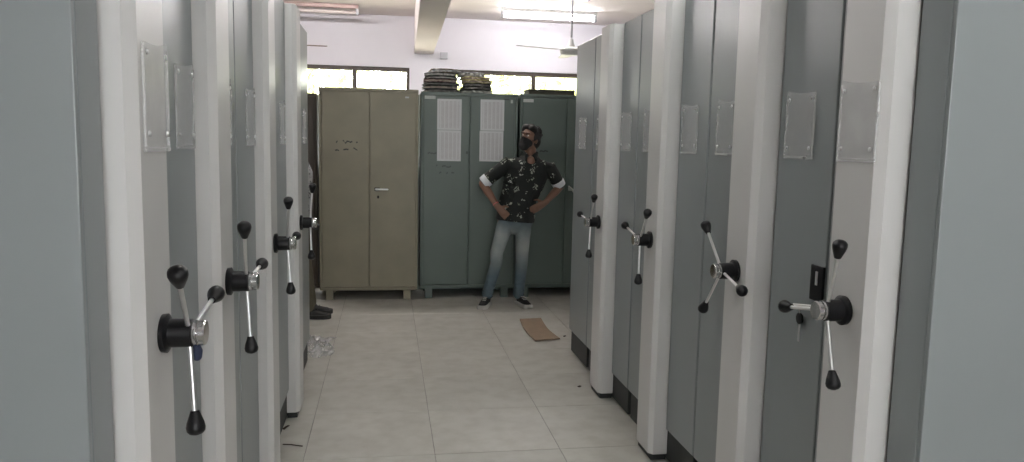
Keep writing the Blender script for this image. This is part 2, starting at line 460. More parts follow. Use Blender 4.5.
# ------------------------------------------------------------------ mobile shelving
HUBZ = 1.072
def label_holder(parent, s, face_x, yc, zc=1.58, wy=.165, hz=.215, screws=True, card=True):
    """s = +1: the unit stands right of the aisle, its face looks towards -X"""
    t = .006
    a, b = sorted((face_x - s * .003, face_x - s * t))
    # bent acrylic pocket: back sheet with a scooped top, side and bottom lips
    bm = bmesh.new()
    n = 10
    pts = [(-wy / 2, -hz / 2), (wy / 2, -hz / 2), (wy / 2, hz / 2)]
    for i in range(1, n):
        u = 1 - i / n
        pts.append((-wy / 2 + u * wy, hz / 2 - .007 * math.sin(PI * u) - .010 * (1 - u)))
    pts.append((-wy / 2, hz / 2 - .012))
    lo = [bm.verts.new((a, yc + p[0], zc + p[1])) for p in pts]; hi = [bm.verts.new((b, yc + p[0], zc + p[1])) for p in pts]
    for q in range(len(pts)): bm.faces.new((lo[q], lo[(q + 1) % len(pts)], hi[(q + 1) % len(pts)], hi[q]))
    bm.faces.new(lo[::-1]); bm.faces.new(hi)
    h = finish('label_holder', bm, M['acrylic'], parent)
    e = face_x - s * .0075
    x0, x1 = sorted((face_x - s * .001, e))
    box('edge_strip', (x0, yc - wy / 2 - .004, zc - hz / 2 - .006), (x1, yc + wy / 2 + .004, zc - hz / 2 + .004), M['acrylic_edge'], h, .002, 1)
    for sg in (-1, 1):
        box('edge_strip', (x0, yc + sg * wy / 2 - .002, zc - hz / 2 + .004), (x1, yc + sg * wy / 2 + .002, zc + hz / 2 - .014), M['acrylic_edge'], h, .001, 1)
    if screws:
        for sy in (-1, 1):
            for sz in (-1, 1):
                bm = bmesh.new()
                mt = Matrix.Translation((face_x - s * .006, yc + sy * (wy / 2 - .018), zc + sz * (hz / 2 - .03))) @ Matrix.Rotation(-s * PI / 2, 4, 'Y')
                add_lathe(bm, [(0, .006), (.002, .006), (.004, .003)], mt, 10)
                finish('screw', bm, M['steel'], h)
    return h

def drive_handle(parent, s, face_x, yc, zc, angles, rad=.19):
    """black hub on the mast, chrome cap, three rods with pear knobs; angles from +Y towards +Z"""
    rot = Matrix.Rotation(-s * PI / 2, 4, 'Y')
    base = Matrix.Translation((face_x, yc, zc)) @ rot
    bm = bmesh.new()
    add_lathe(bm, [(0, .040), (.010, .041), (.013, .036), (.015, .030), (.058, .0295), (.061, .027)], base, 28)
    hub = autosmooth(finish('drive_hub', bm, M['black'], parent))
    bm = bmesh.new()
    add_lathe(bm, [(.058, .024), (.064, .0265), (.069, .0265), (.0695, .021), (.0735, .021), (.074, .0265), (.083, .0265), (.086, .024), (.0865, .015)], base, 28)
    autosmooth(finish('hub_cap', bm, M['chrome'], hub))
    for a in angles:
        a = math.radians(a)
        d = V((0, math.cos(a), math.sin(a)))
        o = V((face_x - s * .052, yc, zc))
        tip = o + d * rad - V((s * .014, 0, 0))
        dd = (tip - o).normalized()
        bm = bmesh.new(); add_tube(bm, o + dd * .02, tip, .0052, .0052, 10)
        autosmooth(finish('spoke', bm, M['steel'], hub), 1.2)
        q = dd.to_track_quat('Z', 'Y').to_matrix().to_4x4()
        bm = bmesh.new()
        add_lathe(bm, [(-.028, .009), (-.018, .0125), (-.004, .0175), (.006, .0195), (.014, .0185), (.020, .013), (.023, .004)], Matrix.Translation(tip) @ q, 18)
        autosmooth(finish('knob', bm, M['black'], hub), 1.2)
    return hub

def shelving_unit(s, fp, fm, y0, y1, mast_y, label, angles=None, holders=(), front=False, hub_y=None, hub_z=HUBZ, outer=3.0):
    """fp = end panel plane, fm = mast face plane; y0..y1 the unit's depth; mast_y = (near, far) or None"""
    H = 2.18; PB = .165
    root = thing('mobile_shelving_unit', label, 'shelving unit', (fp + s * .02, (y0 + y1) / 2, 0), 0, 'mobile shelving units along the aisle')
    P = root.matrix_world.copy()
    off = V(root.location)
    def L(o):
        o.matrix_parent_inverse = Matrix.Translation(-off); return o
    bx = lambda n, a, b, m, bev=0., seg=2: L(box(n, (min(a[0], b[0]), a[1], a[2]), (max(a[0], b[0]), b[1], b[2]), m, root, bev, seg))
    # long steel body behind the end panels
    bx('shelf_body', (fp + s * .026, y0 + .012, PB), (fp + s * outer, y1 - .012, H - .02), M['body'], .004)
    bx('plinth', (fp + s * .014, y0 + .02, .012), (fp + s * outer, y1 - .02, PB - .004), M['plinth'], .003)
    g = .0025
    # end panels left and right of the mast
    if mast_y:
        mid = (mast_y[0] + mast_y[1]) / 2
        bx('end_panel', (fp, y0 + g, PB), (fp + s * .024, mast_y[0] - .011, H), M['panel'], .005, 2)
        bx('end_panel', (fp, mast_y[1] + .002, PB), (fp + s * .024, y1 - g, H), M['panel'], .005, 2)
        # mast: box column with chamfered outer corners
        w0, w1 = mast_y; c = .020
        prof = [(fp + s * .025, w0), (fm + s * c, w0), (fm, w0 + c * 1.2), (fm, w1 - c * 1.2), (fm + s * c, w1), (fp + s * .025, w1)]
        bm = bmesh.new(); add_prism(bm, prof, .035, H - .004)
        es = [e for e in bm.edges if abs(e.verts[0].co.z - e.verts[1].co.z) < 1e-4]
        bmesh.ops.bevel(bm, geom=es, offset=.004, segments=1, affect='EDGES')
        L(finish('handle_mast', bm, M['mast'], root))
        bx('painted_gap_shade', (fp + s * .008, w0 - .0105, PB), (fp + s * .024, w0 - .0005, H - .006), M['plinth'], .001, 1)  # black strip standing in for the shade in the joint beside the mast
        bx('mast_foot', (fm + s * .014, w0 + .010, .004), (fp + s * .013, w1 - .010, .035), M['plinth'], .003)
    else:
        bx('end_panel', (fp, y0 + g, PB), (fp + s * .024, y1 - g, H), M['panel'], .005, 2)
    if front:
        bx('front_panel', (fp, y0 - .012, PB), (fp + s * outer * .5, y0 + .002, H), M['panel'], .002, 2)
        bx('front_panel', (fp + s * (outer * .5 + .004), y0 - .012, PB), (fp + s * outer, y0 + .002, H), M['panel'], .002, 2)
    if angles is not None:
        L(drive_handle(root, s, fm, hub_y if hub_y else (mast_y[0] + mast_y[1]) / 2, hub_z, angles))
    for (yy, on_mast, wd) in holders:
        L(label_holder(root, s, fm if on_mast else fp, yy, wy=wd, screws=True))
    return root

RP, RM = 1.31, 1.235
LP, LM = -.512, -.458
r4 = shelving_unit(1, RP, RM, 1.66, 2.110, (1.785, 2.0), 'grey shelving unit with white mast nearest on the right, light front panel beside it', (109, -9, 247), ((1.885, True, .165),), True, hub_z=1.064)
r3 = shelving_unit(1, RP, RM, 2.112, 3.025, (2.455, 2.665), 'grey shelving unit right of the aisle with a lock and dangling key', (50, -55, 190), ((2.31, False, .17), (2.865, False, .15)), hub_z=1.06)
r2 = shelving_unit(1, RP, RM, 3.032, 3.945, (3.365, 3.575), 'third grey shelving unit right of the aisle, counted from the camera', (14, 134, 257), ((3.225, False, .17), (3.76, False, .15)), hub_z=1.056)
r1 = shelving_unit(1, RP, RM, 3.952, 4.845, (4.265, 4.475), 'farthest right shelving unit with a white mast and handle, facing the cardboard scrap', (8, 128, 259), ((4.14, False, .17), (4.66, False, .15)), hub_z=1.046)
r0 = shelving_unit(1, RP, RM, 4.852, 5.335, None, 'narrow plain grey shelving unit without handle at the far right end', None, ((5.10, False, .17),))
l1 = shelving_unit(-1, LP, LM, 1.405, 1.842, (1.525, 1.745), 'grey shelving unit with cream mast nearest on the left, light front panel beside it', (13, 132, 262), ((1.645, True, .16),), True, hub_y=1.655, hub_z=1.092)
l2 = shelving_unit(-1, LP, LM, 1.848, 2.775, (2.21, 2.425), 'second grey shelving unit left of the aisle, counted from the camera', (6, 120, 264), ((2.09, False, .17), (2.60, False, .15)), hub_z=1.08)
l3 = shelving_unit(-1, LP, LM, 2.781, 3.725, (3.16, 3.38), 'third grey shelving unit left of the aisle, counted from the camera', (2, 112, 262), ((3.05, False, .18), (3.55, False, .15)), hub_z=1.066)
l4 = shelving_unit(-1, LP, LM, 3.731, 4.70, (4.12, 4.34), 'farthest left shelving unit with a mast and handle, beside the crumpled plastic', (-12, 95, 240), ((3.95, False, .18), (4.52, False, .15)), hub_z=1.05)
l0 = shelving_unit(-1, LP, LM, 4.706, 5.235, None, 'narrow plain grey shelving unit without handle at the far left end', None, ((4.97, False, .17),))

# lock on the panel behind the nearest right handle
def on_unit(o, root):
    o.parent = root; o.matrix_parent_inverse = Matrix.Translation(-V(root.location)); return o
lock = on_unit(box('lock_plate', (RP - .008, 2.113, 1.035), (RP, 2.185, 1.145), M['black'], None, .003), r3)
lk = box('lock_slot', (RP - .012, 2.140, 1.085), (RP - .008, 2.150, 1.128), M['steel'], lock, .001)
bm = bmesh.new(); add_tube(bm, (RP - .008, 2.165, 1.015), (RP - .05, 2.20, 1.013), .005, .005, 10)
on_unit(finish('latch_pin', bm, M['steel']), r3)
key = thing('key', 'small black-headed key dangling below the lock plate on the right shelving', 'key', (RP - .012, 2.215, .89))
bm = bmesh.new()
add_lathe(bm, [(-.004, .005), (-.003, .018), (.003, .018), (.004, .005)], Matrix.Translation((-.004, 0, .075)) @ Matrix.Rotation(PI / 2, 4, 'Y'), 18)
finish('key_head', bm, M['black'], key)
box('key_blade', (-.0055, -.004, .0), (-.0025, .004, .06), M['steel'], key, .0008, 1)
bm = bmesh.new(); add_tube(bm, (-.004, 0, .09), (-.02, -.012, .122), .002, .002, 8)
finish('key_ring', bm, M['steel'], key)
# small dark release button under the nearest left hub
bm = bmesh.new(); add_loft(bm, [((LM + .060, 1.668, 1.068), .007, .007), ((LM + .062, 1.672, 1.048), .012, .012), ((LM + .062, 1.674, 1.036), .010, .010)], 14)
on_unit(finish('release_button', bm, M['blue_knob'], None, True), l1)

# ------------------------------------------------------------------ steel cupboards
def zigzag(name, x, z, wd, ht, n, y, parent, m, seed):
    """a handwritten word: one continuous pen ribbon"""
    rnd = random.Random(seed)
    bm = bmesh.new()
    pts = [(x + wd * i / n, z + ht * (rnd.random() - .5)) for i in range(n + 1)]
    t = .006
    prev = None
    for px, pz in pts:
        cur = [bm.verts.new((px, y - .0012, pz + t)), bm.verts.new((px + .003, y - .0012, pz - t)), bm.verts.new((px + .003, y, pz - t)), bm.verts.new((px, y, pz + t))]
        if prev:
            for k in range(4): bm.faces.new((prev[k], prev[(k + 1) % 4], cur[(k + 1) % 4], cur[k]))
        else: bm.faces.new(cur)
        prev = cur
    bm.faces.new(prev[::-1])
    return finish(name, bm, m, parent)

def cupboard(label, x0, x1, y, top, m, split=.5, handle='lever', legs=.10, depth=.47, group=None):
    root = thing('steel_cupboard', label, 'cupboard', ((x0 + x1) / 2, y + depth / 2, 0), 0, group)
    cx_, cy_ = root.location.x, root.location.y
    bx = lambda n, a, b, mm, bev=.003, par=None: box(n, (a[0] - cx_, a[1] - cy_, a[2]), (b[0] - cx_, b[1] - cy_, b[2]), mm, par or root, bev)
    bx('carcass', (x0, y + .018, legs), (x1, y + depth, top - .004), m, .004)
    bx('light_stop_panel', (x0 - .011, y + depth, -.0005), (x1 + .011, y + depth + .006, top - .006), m, .001)  # unseen sheet to the floor, added to block light leaking under and between cupboards
    fr = .022
    bx('frame_rail', (x0, y, legs), (x1, y + .018, legs + .030), m)
    bx('frame_rail', (x0, y, top - .03), (x1, y + .018, top), m)
    bx('frame_stile', (x0, y, legs + .030), (x0 + fr, y + .018, top - .03), m)
    bx('frame_stile', (x1 - fr, y, legs + .030), (x1, y + .018, top - .03), m)
    xm = x0 + (x1 - x0) * split
    g = .003
    d1 = bx('door', (x0 + fr + g, y - .002, legs + .034), (xm - g, y + .016, top - .034), m, .003)
    d2 = bx('door', (xm + g, y - .006, legs + .034), (x1 - fr - g, y + .016, top - .034), m, .003)
    for lx in (x0 + .05, x1 - .13):
        for ly in (y + .01, y + depth - .09):
            bm = bmesh.new()
            vs = add_box(bm, (lx - cx_, ly - cy_, 0), (lx + .07 - cx_, ly + .07 - cy_, legs), .003, 1)
            finish('leg', bm, m, root)
    if handle == 'lever':
        hx, hz = xm + .075, 1.045
        e = bx('handle_plate', (hx - .03, y - .016, hz - .016), (hx + .02, y - .006, hz + .016), M['black'], .003, d2)
        bm = bmesh.new(); add_loft(bm, [((hx - .015 - cx_, y - .03 - cy_, hz), .010, .010), ((hx + .03 - cx_, y - .035 - cy_, hz + .001), .011, .009), ((hx + .09 - cx_, y - .033 - cy_, hz), .010, .008)], 12)
        finish('door_handle', bm, M['steel'], d2, True)
        bx('keyhole_cover', (hx - .005, y - .009, hz - .085), (hx + .012, y - .006, hz - .06), M['black'], .001, d2)
    elif handle == 'turn':
        hx, hz = xm + .045, 1.06
        bm = bmesh.new(); add_loft(bm, [((hx - .01 - cx_, y - .03 - cy_, hz + .03), .009, .009), ((hx + .03 - cx_, y - .034 - cy_, hz - .005), .011, .009), ((hx + .055 - cx_, y - .03 - cy_, hz - .04), .008, .008)], 12)
        finish('door_handle', bm, M['steel'], d2, True)
        bx('handle_plate', (hx - .012, y - .02, hz - .012), (hx + .02, y - .006, hz + .02), M['steel'], .002, d2)
    return root, d1, d2, cx_, cy_

CY = 7.262
BY = 7.235
b_root, bd1, bd2, bcx, bcy = cupboard('tall beige steel cupboard with two doors and a lever handle', -.612, .286, BY, 1.965, M['beige'], .505, 'lever', .094)
for i, (x, z, wd, n, sd) in enumerate(((-.46, 1.475, .012, 1, 1), (-.40, 1.475, .085, 9, 2), (-.28, 1.475, .012, 1, 3), (-.47, 1.405, .035, 4, 4), (-.395, 1.40, .045, 5, 5), (-.305, 1.412, .035, 4, 6))):
    zigzag('handwriting', x - bcx, z, wd, .022, n, BY - .002 - bcy, bd1, M['ink'], sd)
box('sticker', (.165 - bcx, BY - .007 - bcy, 1.885), (.20 - bcx, BY - .006 - bcy, 1.90), M['sticker'], bd2)
g1, g1a, g1b, gcx, gcy = cupboard('green steel cupboard with two printed lists taped to each door, files on top', .312, 1.226, CY + .02, 1.955, M['green'], .5, None)
yg = CY + .02
box('sticker', (.345 - gcx, yg - .004 - gcy, 1.888), (.445 - gcx, yg - .0025 - gcy, 1.918), M['sticker'], g1a)
box('sticker', (1.155 - gcx, yg - .008 - gcy, 1.87), (1.175 - gcx, yg - .0065 - gcy, 1.90), M['sticker'], g1b)
box('sticker', (1.09 - gcx, yg - .008 - gcy, 1.898), (1.14 - gcx, yg - .0065 - gcy, 1.91), M['ink'], g1b)
box('keyhole_cover', (.735 - gcx, yg - .008 - gcy, 1.385), (.755 - gcx, yg - .002 - gcy, 1.41), M['ink'], g1a, .001)
for i, (x, z, wd, n, sd) in enumerate(((.375, 1.385, .085, 9, 11), (.455, 1.27, .012, 2, 12), (.51, 1.265, .085, 8, 13), (.485, 1.205, .02, 2, 14), (.545, 1.205, .02, 2, 15), (.60, 1.207, .025, 3, 16))):
    zigzag('handwriting', x - gcx, z, wd, .02, n, yg - .002 - gcy, g1a, M['ink'], sd)
g2, g2a, g2b, hcx, hcy = cupboard('green steel cupboard with a silver turn handle, behind the standing man', 1.248, 2.155, yg, 1.962, M['green'], .5, 'turn')
box('sticker', (1.275 - hcx, yg - .004 - hcy, 1.885), (1.375 - hcx, yg - .0025 - hcy, 1.915), M['sticker'], g2a)
zigzag('handwriting', 1.445 - hcx, 1.425, .08, .014, 8, yg - .002 - hcy, g2a, M['ink'], 21)
db, dba, dbb, dcx, dcy = cupboard('dark brown cupboard mostly hidden left of the beige cupboard', -1.56, -.645, 7.42, 1.915, M['brown_cup'], .5, None)

# printed lists taped to the green doors
def sheet(x0, x1, z0, z1, y, label):
    bm = bmesh.new()
    n = 6
    wd, ht = x1 - x0, z1 - z0
    grid = [[bm.verts.new((-wd / 2 + wd * i / n, -.0022 - .002 * math.sin(3 * i / n + j * .7), -ht / 2 + ht * j / n)) for i in range(n + 1)] for j in range(n + 1)]
    back = [[bm.verts.new(v.co + V((0, .0008, 0))) for v in r] for r in grid]
    for j in range(n):
        for i in range(n):
            bm.faces.new((grid[j][i], grid[j][i + 1], grid[j + 1][i + 1], grid[j + 1][i]))
            bm.faces.new((back[j][i], back[j + 1][i], back[j + 1][i + 1], back[j][i + 1]))
    o = finish('paper_sheet', bm, M['sheet'], None, True)
    o.location = ((x0 + x1) / 2, y, (z0 + z1) / 2)
    tag(o, label, 'paper', 'printed lists on the green cupboard')
ys1, ys2 = yg - .003, yg - .0072
sheet(.462, .690, 1.606, 1.893, ys1, 'upper printed list on the left green cupboard door')
sheet(.464, .688, 1.315, 1.603, ys1, 'lower printed list on the left green cupboard door')
sheet(.868, 1.094, 1.608, 1.898, ys2, 'upper printed list on the door beside the man')
sheet(.863, 1.090, 1.318, 1.605, ys2, 'lower printed list on the door beside the man')

# ------------------------------------------------------------------ files on the cupboards
def paper_file(x, y, z, wx, wy, h, rz, cover, pages, label, seed, sag=.01, group='old files piled on the green cupboard'):
    rnd = random.Random(seed)
    t = thing('paper_file', label, 'file', (x, y, z), rz, group)
    def slab(name, z0, z1, ix, m, n=11, wob=.011):
        bm = bmesh.new()
        rows = []
        for i in range(n + 1):
            u = i / n
            xx = (-wx / 2 + ix) + (wx - 2 * ix) * u
            dz = -sag * (2 * u - 1) ** 2 * (1 if i in (0, n) else .6) - rnd.random() * wob * .25
            jy = rnd.uniform(-wob, wob) * 1.5
            rows.append([bm.verts.new((xx, -wy / 2 + ix + jy, max(z0 + dz, 0))), bm.verts.new((xx, wy / 2 - ix + jy, max(z0 + dz, 0))), bm.verts.new((xx, wy / 2 - ix, max(z1 + dz, .002))), bm.verts.new((xx, -wy / 2 + ix + rnd.uniform(-wob, wob) * 2, max(z1 + dz, .002)))])
        for a, b in zip(rows, rows[1:]):
            for k in range(4): bm.faces.new((a[k], b[k], b[(k + 1) % 4], a[(k + 1) % 4]))
        bm.faces.new(rows[0]); bm.faces.new(rows[-1][::-1])
        finish(name, bm, m, t)
    slab('cover', .001, h * .2, 0, cover)
    slab('pages', h * .2, h * .8, .008, pages)
    slab('cover', h * .8, h * .99, 0, cover)
    return t
FC = [mat('file_cover_%s' % n, c, .75, var=.25, vscale=15) for n, c in (('black', (.035, .036, .034)), ('dark_green', (.07, .085, .075)), ('maroon', (.16, .085, .09)), ('grey', (.22, .22, .21)), ('yellow', (.62, .56, .30)), ('tan', (.26, .21, .14)), ('silver', (.40, .40, .42)))]
FPg = [mat('file_pages_%s' % n, c, .85, var=.3, vscale=40, stretch=(1, 1, 8)) for n, c in (('grey', (.5, .49, .46)), ('tan', (.48, .41, .35)), ('white', (.5, .5, .5)), ('dark', (.22, .21, .20)))]
zt = 1.957
spec = [(.48, .034, 0, 3), (.47, .030, 1, 1), (.465, .028, 0, 3), (.455, .032, 2, 1), (.47, .026, 0, 0), (.46, .030, 1, 0)]
z = zt; shared = 'worn dark paper file in the left pile on the green cupboard'
X_L = .503
ORD = ('lowest', 'second lowest', 'third', 'fourth', 'fifth', 'sixth')
LFL = ['%s worn file from the bottom in the left pile on the green cupboard' % q if i > 1 else '%s worn file in the left pile on the green cupboard' % q for i, q in enumerate(ORD)]
for i, (dy, h, c, p) in enumerate(spec):
    paper_file(X_L + random.uniform(-.008, .008), yg + .19 + random.uniform(-.02, .02), z, .350 - .006 * i - random.uniform(.005, .05), .25, h, random.uniform(-.11, .11), FC[c], FPg[p], LFL[i], 100 + i)
    z += h + .001
paper_file(X_L + .03, yg + .19, z, .27, .23, .036, .05, FC[5], FPg[2], 'tan file lying topmost on the left pile', 120)
z = zt
for i, (dy, h, c, p) in enumerate([(0, .034, 1, 0), (0, .030, 0, 3), (0, .030, 0, 3)]):
    paper_file(.838 + random.uniform(-.012, .012), yg + .19 + random.uniform(-.02, .02), z, .305 - .02 * i, .25, h, random.uniform(-.09, .09), FC[c], FPg[p], ('lowest', 'second lowest', 'third lowest')[i] + ' worn dark file in the right pile, under the yellow ones', 140 + i)
    z += h + .001
paper_file(.845, yg + .18, z, .29, .24, .030, -.04, FC[4], FPg[1], 'yellow file in the right pile, lower of the two yellow ones', 150); z += .031
paper_file(.825, yg + .19, z, .275, .24, .030, .09, FC[4], FPg[1], 'yellow file in the right pile, upper of the two yellow ones', 151); z += .031
paper_file(.785, yg + .19, z, .24, .22, .042, .03, FC[6], FPg[0], 'silver grey file lying topmost on the right pile', 152, .006)
# flat dark box on the other cupboard
fb = thing('flat_carton', 'flat dark carton lying on the green cupboard behind the man', 'carton', (1.565, yg + .2, 1.964))
M['carton'] = mat('dark_brown_carton', (.055, .05, .035), .8, var=.2, vscale=10)
box('tray', (-.225, -.13, 0), (.225, .13, .032), M['carton'], fb, .003)
box('lid', (-.229, -.134, .033), (.229, .134, .05), M['carton'], fb, .003)

# ------------------------------------------------------------------ ceiling lamps, fans, junction box
def tube_light(x0, x1, y, lit, label, tube='added_tube'):
    L_ = (x1 - x0)
    t = thing('tube_light', label, 'light', ((x0 + x1) / 2, y, ZC), 0)
    box('batten', (-L_ / 2, -.03, -.042), (L_ / 2, .03, -.0005), M['white_enamel'] if lit else M['pink_housing'], t, .004)
    bm = bmesh.new(); add_tube(bm, (-L_ / 2 + .03, 0, -.085), (L_ / 2 - .03, 0, -.085), .019, .019, 16)
    autosmooth(finish('tube', bm, M[tube] if lit else M['dead_tube'], t), 1)
    for s in (-1, 1):
        a, b = sorted((s * (L_ / 2 - .03), s * L_ / 2))
        box('end_cap', (a, -.022, -.11), (b, .022, -.043), M['junction'], t, .003)
tube_light(1.26, 2.36, 8.75, True, 'lit fluorescent tube on the ceiling behind the fan rod', 'new_tube')
tube_light(.75, 1.95, 7.5, True, 'added unseen fluorescent tube on the ceiling right of the beam, above the green cupboards', 'added_bright_tube')  # out-of-view lamp added to brighten the back wall and ceiling
tube_light(-1.35, -.15, 7.5, True, 'added unseen fluorescent tube on the ceiling above the beige cupboard', 'added_strong_tube')  # stronger out-of-view lamp, added to lift the left ceiling and wall
tube_light(.75, 1.95, 3.1, True, 'added unseen fluorescent tube on the ceiling above the right shelving')  # lamp added above the frame to brighten the aisle floor
tube_light(-1.35, -.15, 3.1, True, 'added unseen fluorescent tube on the ceiling above the left shelving')  # its left counterpart, also added for the floor light
tube_light(.75, 1.95, .2, True, 'added unseen fluorescent tube on the ceiling above the camera')  # extra lamp added overhead, out of view, to brighten the near end
tube_light(-1.52, -.32, 9.05, False, 'unlit pinkish tube batten on the ceiling above the left window')

def fan(x, y, z, ang, m, label, rodm, tilt=-6):
    t = thing('ceiling_fan', label, 'fan', (x, y, ZC))
    d = z - ZC
    I = Matrix.Translation((0, 0, 0))
    bm = bmesh.new(); add_lathe(bm, [(-.10, .018), (-.09, .045), (-.03, .06), (-.0005, .062)], I, 20); autosmooth(finish('canopy', bm, m, t))
    bm = bmesh.new(); add_tube(bm, (0, 0, -.08), (0, 0, d + .12), .010, .010, 12); autosmooth(finish('down_rod', bm, rodm, t), 1)
    bm = bmesh.new(); add_lathe(bm, [(d - .05, .03), (d - .047, .07), (d - .035, .10), (d - .012, .112), (d + .008, .108), (d + .02, .075), (d + .03, .042), (d + .06, .030), (d + .11, .016)], I, 28)
    autosmooth(finish('motor_housing', bm, m, t), .8)
    for k in range(3):
        a = math.radians(ang + 120 * k)
        R_ = Matrix.Rotation(a, 4, 'Z') @ Matrix.Translation((0, 0, d - .005)) @ Matrix.Rotation(math.radians(tilt), 4, 'X')
        bm = bmesh.new()
        add_prism(bm, [(.19, -.045), (.30, -.062), (.56, -.066), (.605, -.05), (.61, 0), (.60, .05), (.56, .060), (.30, .058), (.19, .045)], -.003, .003)
        for v in bm.verts: v.co = R_ @ v.co
        bl = finish('blade', bm, m, t)
        bm = bmesh.new(); add_prism(bm, [(.08, -.03), (.24, -.018), (.24, .018), (.08, .03)], .0035, .009)
        for v in bm.verts: v.co = R_ @ v.co
        finish('blade_bracket', bm, m, bl)
fan(1.755, 7.4, 2.398, 84, M['white_enamel'], 'white ceiling fan hanging on a long rod in front of the lit tube', M['rod'])
fan(-1.19, 7.9, 2.41, 2, M['brown_enamel'], 'brown ceiling fan with one blade tip showing past the left shelving', M['rod'], 9)
jb = thing('junction_box', 'small grey junction box on the back wall beside the beam', 'junction box', (.69, Y1, 2.545))
box('box_base', (-.045, -.03, -.04), (.045, -.0005, .04), M['junction'], jb, .004)
box('box_lid', (-.042, -.036, -.037), (.042, -.0305, .037), M['junction'], jb, .003)

# ------------------------------------------------------------------ people
def blob(name, build, m, parent, voxel=.009, smooth=4):
    bm = bmesh.new(); build(bm)
    o = finish(name, bm, m, parent, True)
    r = o.modifiers.new('remesh', 'REMESH'); r.mode = 'VOXEL'; r.voxel_size = voxel; r.use_smooth_shade = True
    if smooth:
        s = o.modifiers.new('smooth', 'SMOOTH'); s.factor = .5; s.iterations = smooth
    return o

def head_xf(c, yaw, pitch, roll):
    """head frame: face looks to local -Y"""
    return Matrix.Translation(c) @ Euler((pitch, roll, yaw), 'XYZ').to_matrix().to_4x4()

def add_hand(bm, wrist, direction, palm_normal, thumb_side, curl=.6, size=1.0):
    """palm, four bent fingers of different length, thumb from the side of the palm"""
    d = direction.normalized(); nrm = (palm_normal - d * palm_normal.dot(d)).normalized(); side = d.cross(nrm).normalized() * thumb_side
    k = size
    add_loft(bm, [(wrist - d * .02, .026 * k, .020 * k), (wrist + d * .02 * k, .032 * k, .017 * k), (wrist + d * .085 * k, .040 * k, .014 * k)], 12, side)
    for i, ln in enumerate((.072, .080, .074, .058)):
        b = wrist + d * .085 * k + side * (.030 - .020 * i) * k
        d1 = (d + nrm * curl * .5).normalized(); d2 = (d + nrm * curl * 1.3).normalized()
        p1 = b + d1 * ln * .5 * k; p2 = p1 + d2 * ln * .5 * k
        add_cap(bm, b - d * .01, .0092 * k, p1, .0086 * k, 8); add_cap(bm, p1, .0086 * k, p2, .0074 * k, 8)
    tb_ = wrist + d * .03 * k + side * .028 * k
    t1 = tb_ + (d * .5 + side * .75 + nrm * .25).normalized() * .035 * k
    t2 = t1 + (d * .85 + side * .35 + nrm * .4).normalized() * .030 * k
    add_cap(bm, tb_, .012 * k, t1, .0105 * k, 8); add_cap(bm, t1, .0105 * k, t2, .0085 * k, 8)

def shoe(parent, heel, toe, name='shoe'):
    """canvas shoe with a pale sole; heel and toe are points on the floor"""
    heel, toe = V(heel), V(toe)
    d = (toe - heel); ln = d.length; d.normalize(); s = V((d.y, -d.x, 0))
    def outline(k):
        pts = []
        for u, wd in ((-.02, .018), (.0, .030), (.12, .036), (.35, .034), (.6, .044), (.8, .046), (.93, .036), (1.0, .016)):
            pts.append((u, wd * k))
        return pts
    bm = bmesh.new()
    o = outline(1.14)
    poly = [heel + d * ln * u + s * wd for u, wd in o] + [heel + d * ln * u - s * wd for u, wd in reversed(o)]
    add_prism(bm, [(p.x, p.y) for p in poly],     .001, .034)
    def up(b):
        add_loft(b, [(heel + d * .035 + V((0, 0, .045)), .030, .030), (heel + d * ln * .32 + V((0, 0, .052)), .033, .040), (heel + d * ln * .6 + V((0, 0, .040)), .040, .026), (heel + d * ln * .86 + V((0, 0, .033)), .034, .016)], 14, s)
        add_loft(b, [(heel + d * .055 + V((0, 0, .05)), .036, .042), (heel + d * .06 + V((0, 0, .095)), .036, .042)], 14, s)
    u = blob(name, up, M['shoe'], parent, .007, 3)
    finish('shoe_sole', bm, M['sole'], u)
    # laces across the instep
    for i in range(3):
        c = heel + d * ln * (.42 + .09 * i) + V((0, 0, .086 - .009 * i))
        bm = bmesh.new(); add_tube(bm, c - s * .018, c + s * .018, .0035, .0035, 8); finish('lace', bm, M['sole'], u)
    return u

def add_head(bm, H):
    R3 = H.to_3x3().normalized()
    P = lambda x, y, z: H @ V((x, y, z))
    add_ball(bm, P(0, .012, .030), (.073, .092, .085), R3)          # skull
    add_ball(bm, P(0, -.022, -.030), (.060, .066, .078), R3)        # face
    add_ball(bm, P(0, -.045, -.082), (.036, .036, .028), R3)        # chin
    add_ball(bm, P(0, -.093, -.018), (.011, .016, .022), R3)        # nose
    add_ball(bm, P(0, -.085, -.052), (.022, .010, .008), R3)        # lips
    for s in (-1, 1):
        add_ball(bm, P(s * .074, .012, -.012), (.009, .018, .030), R3)   # ears
        add_ball(bm, P(s * .028, -.074, .030), (.026, .012, .010), R3)   # brow

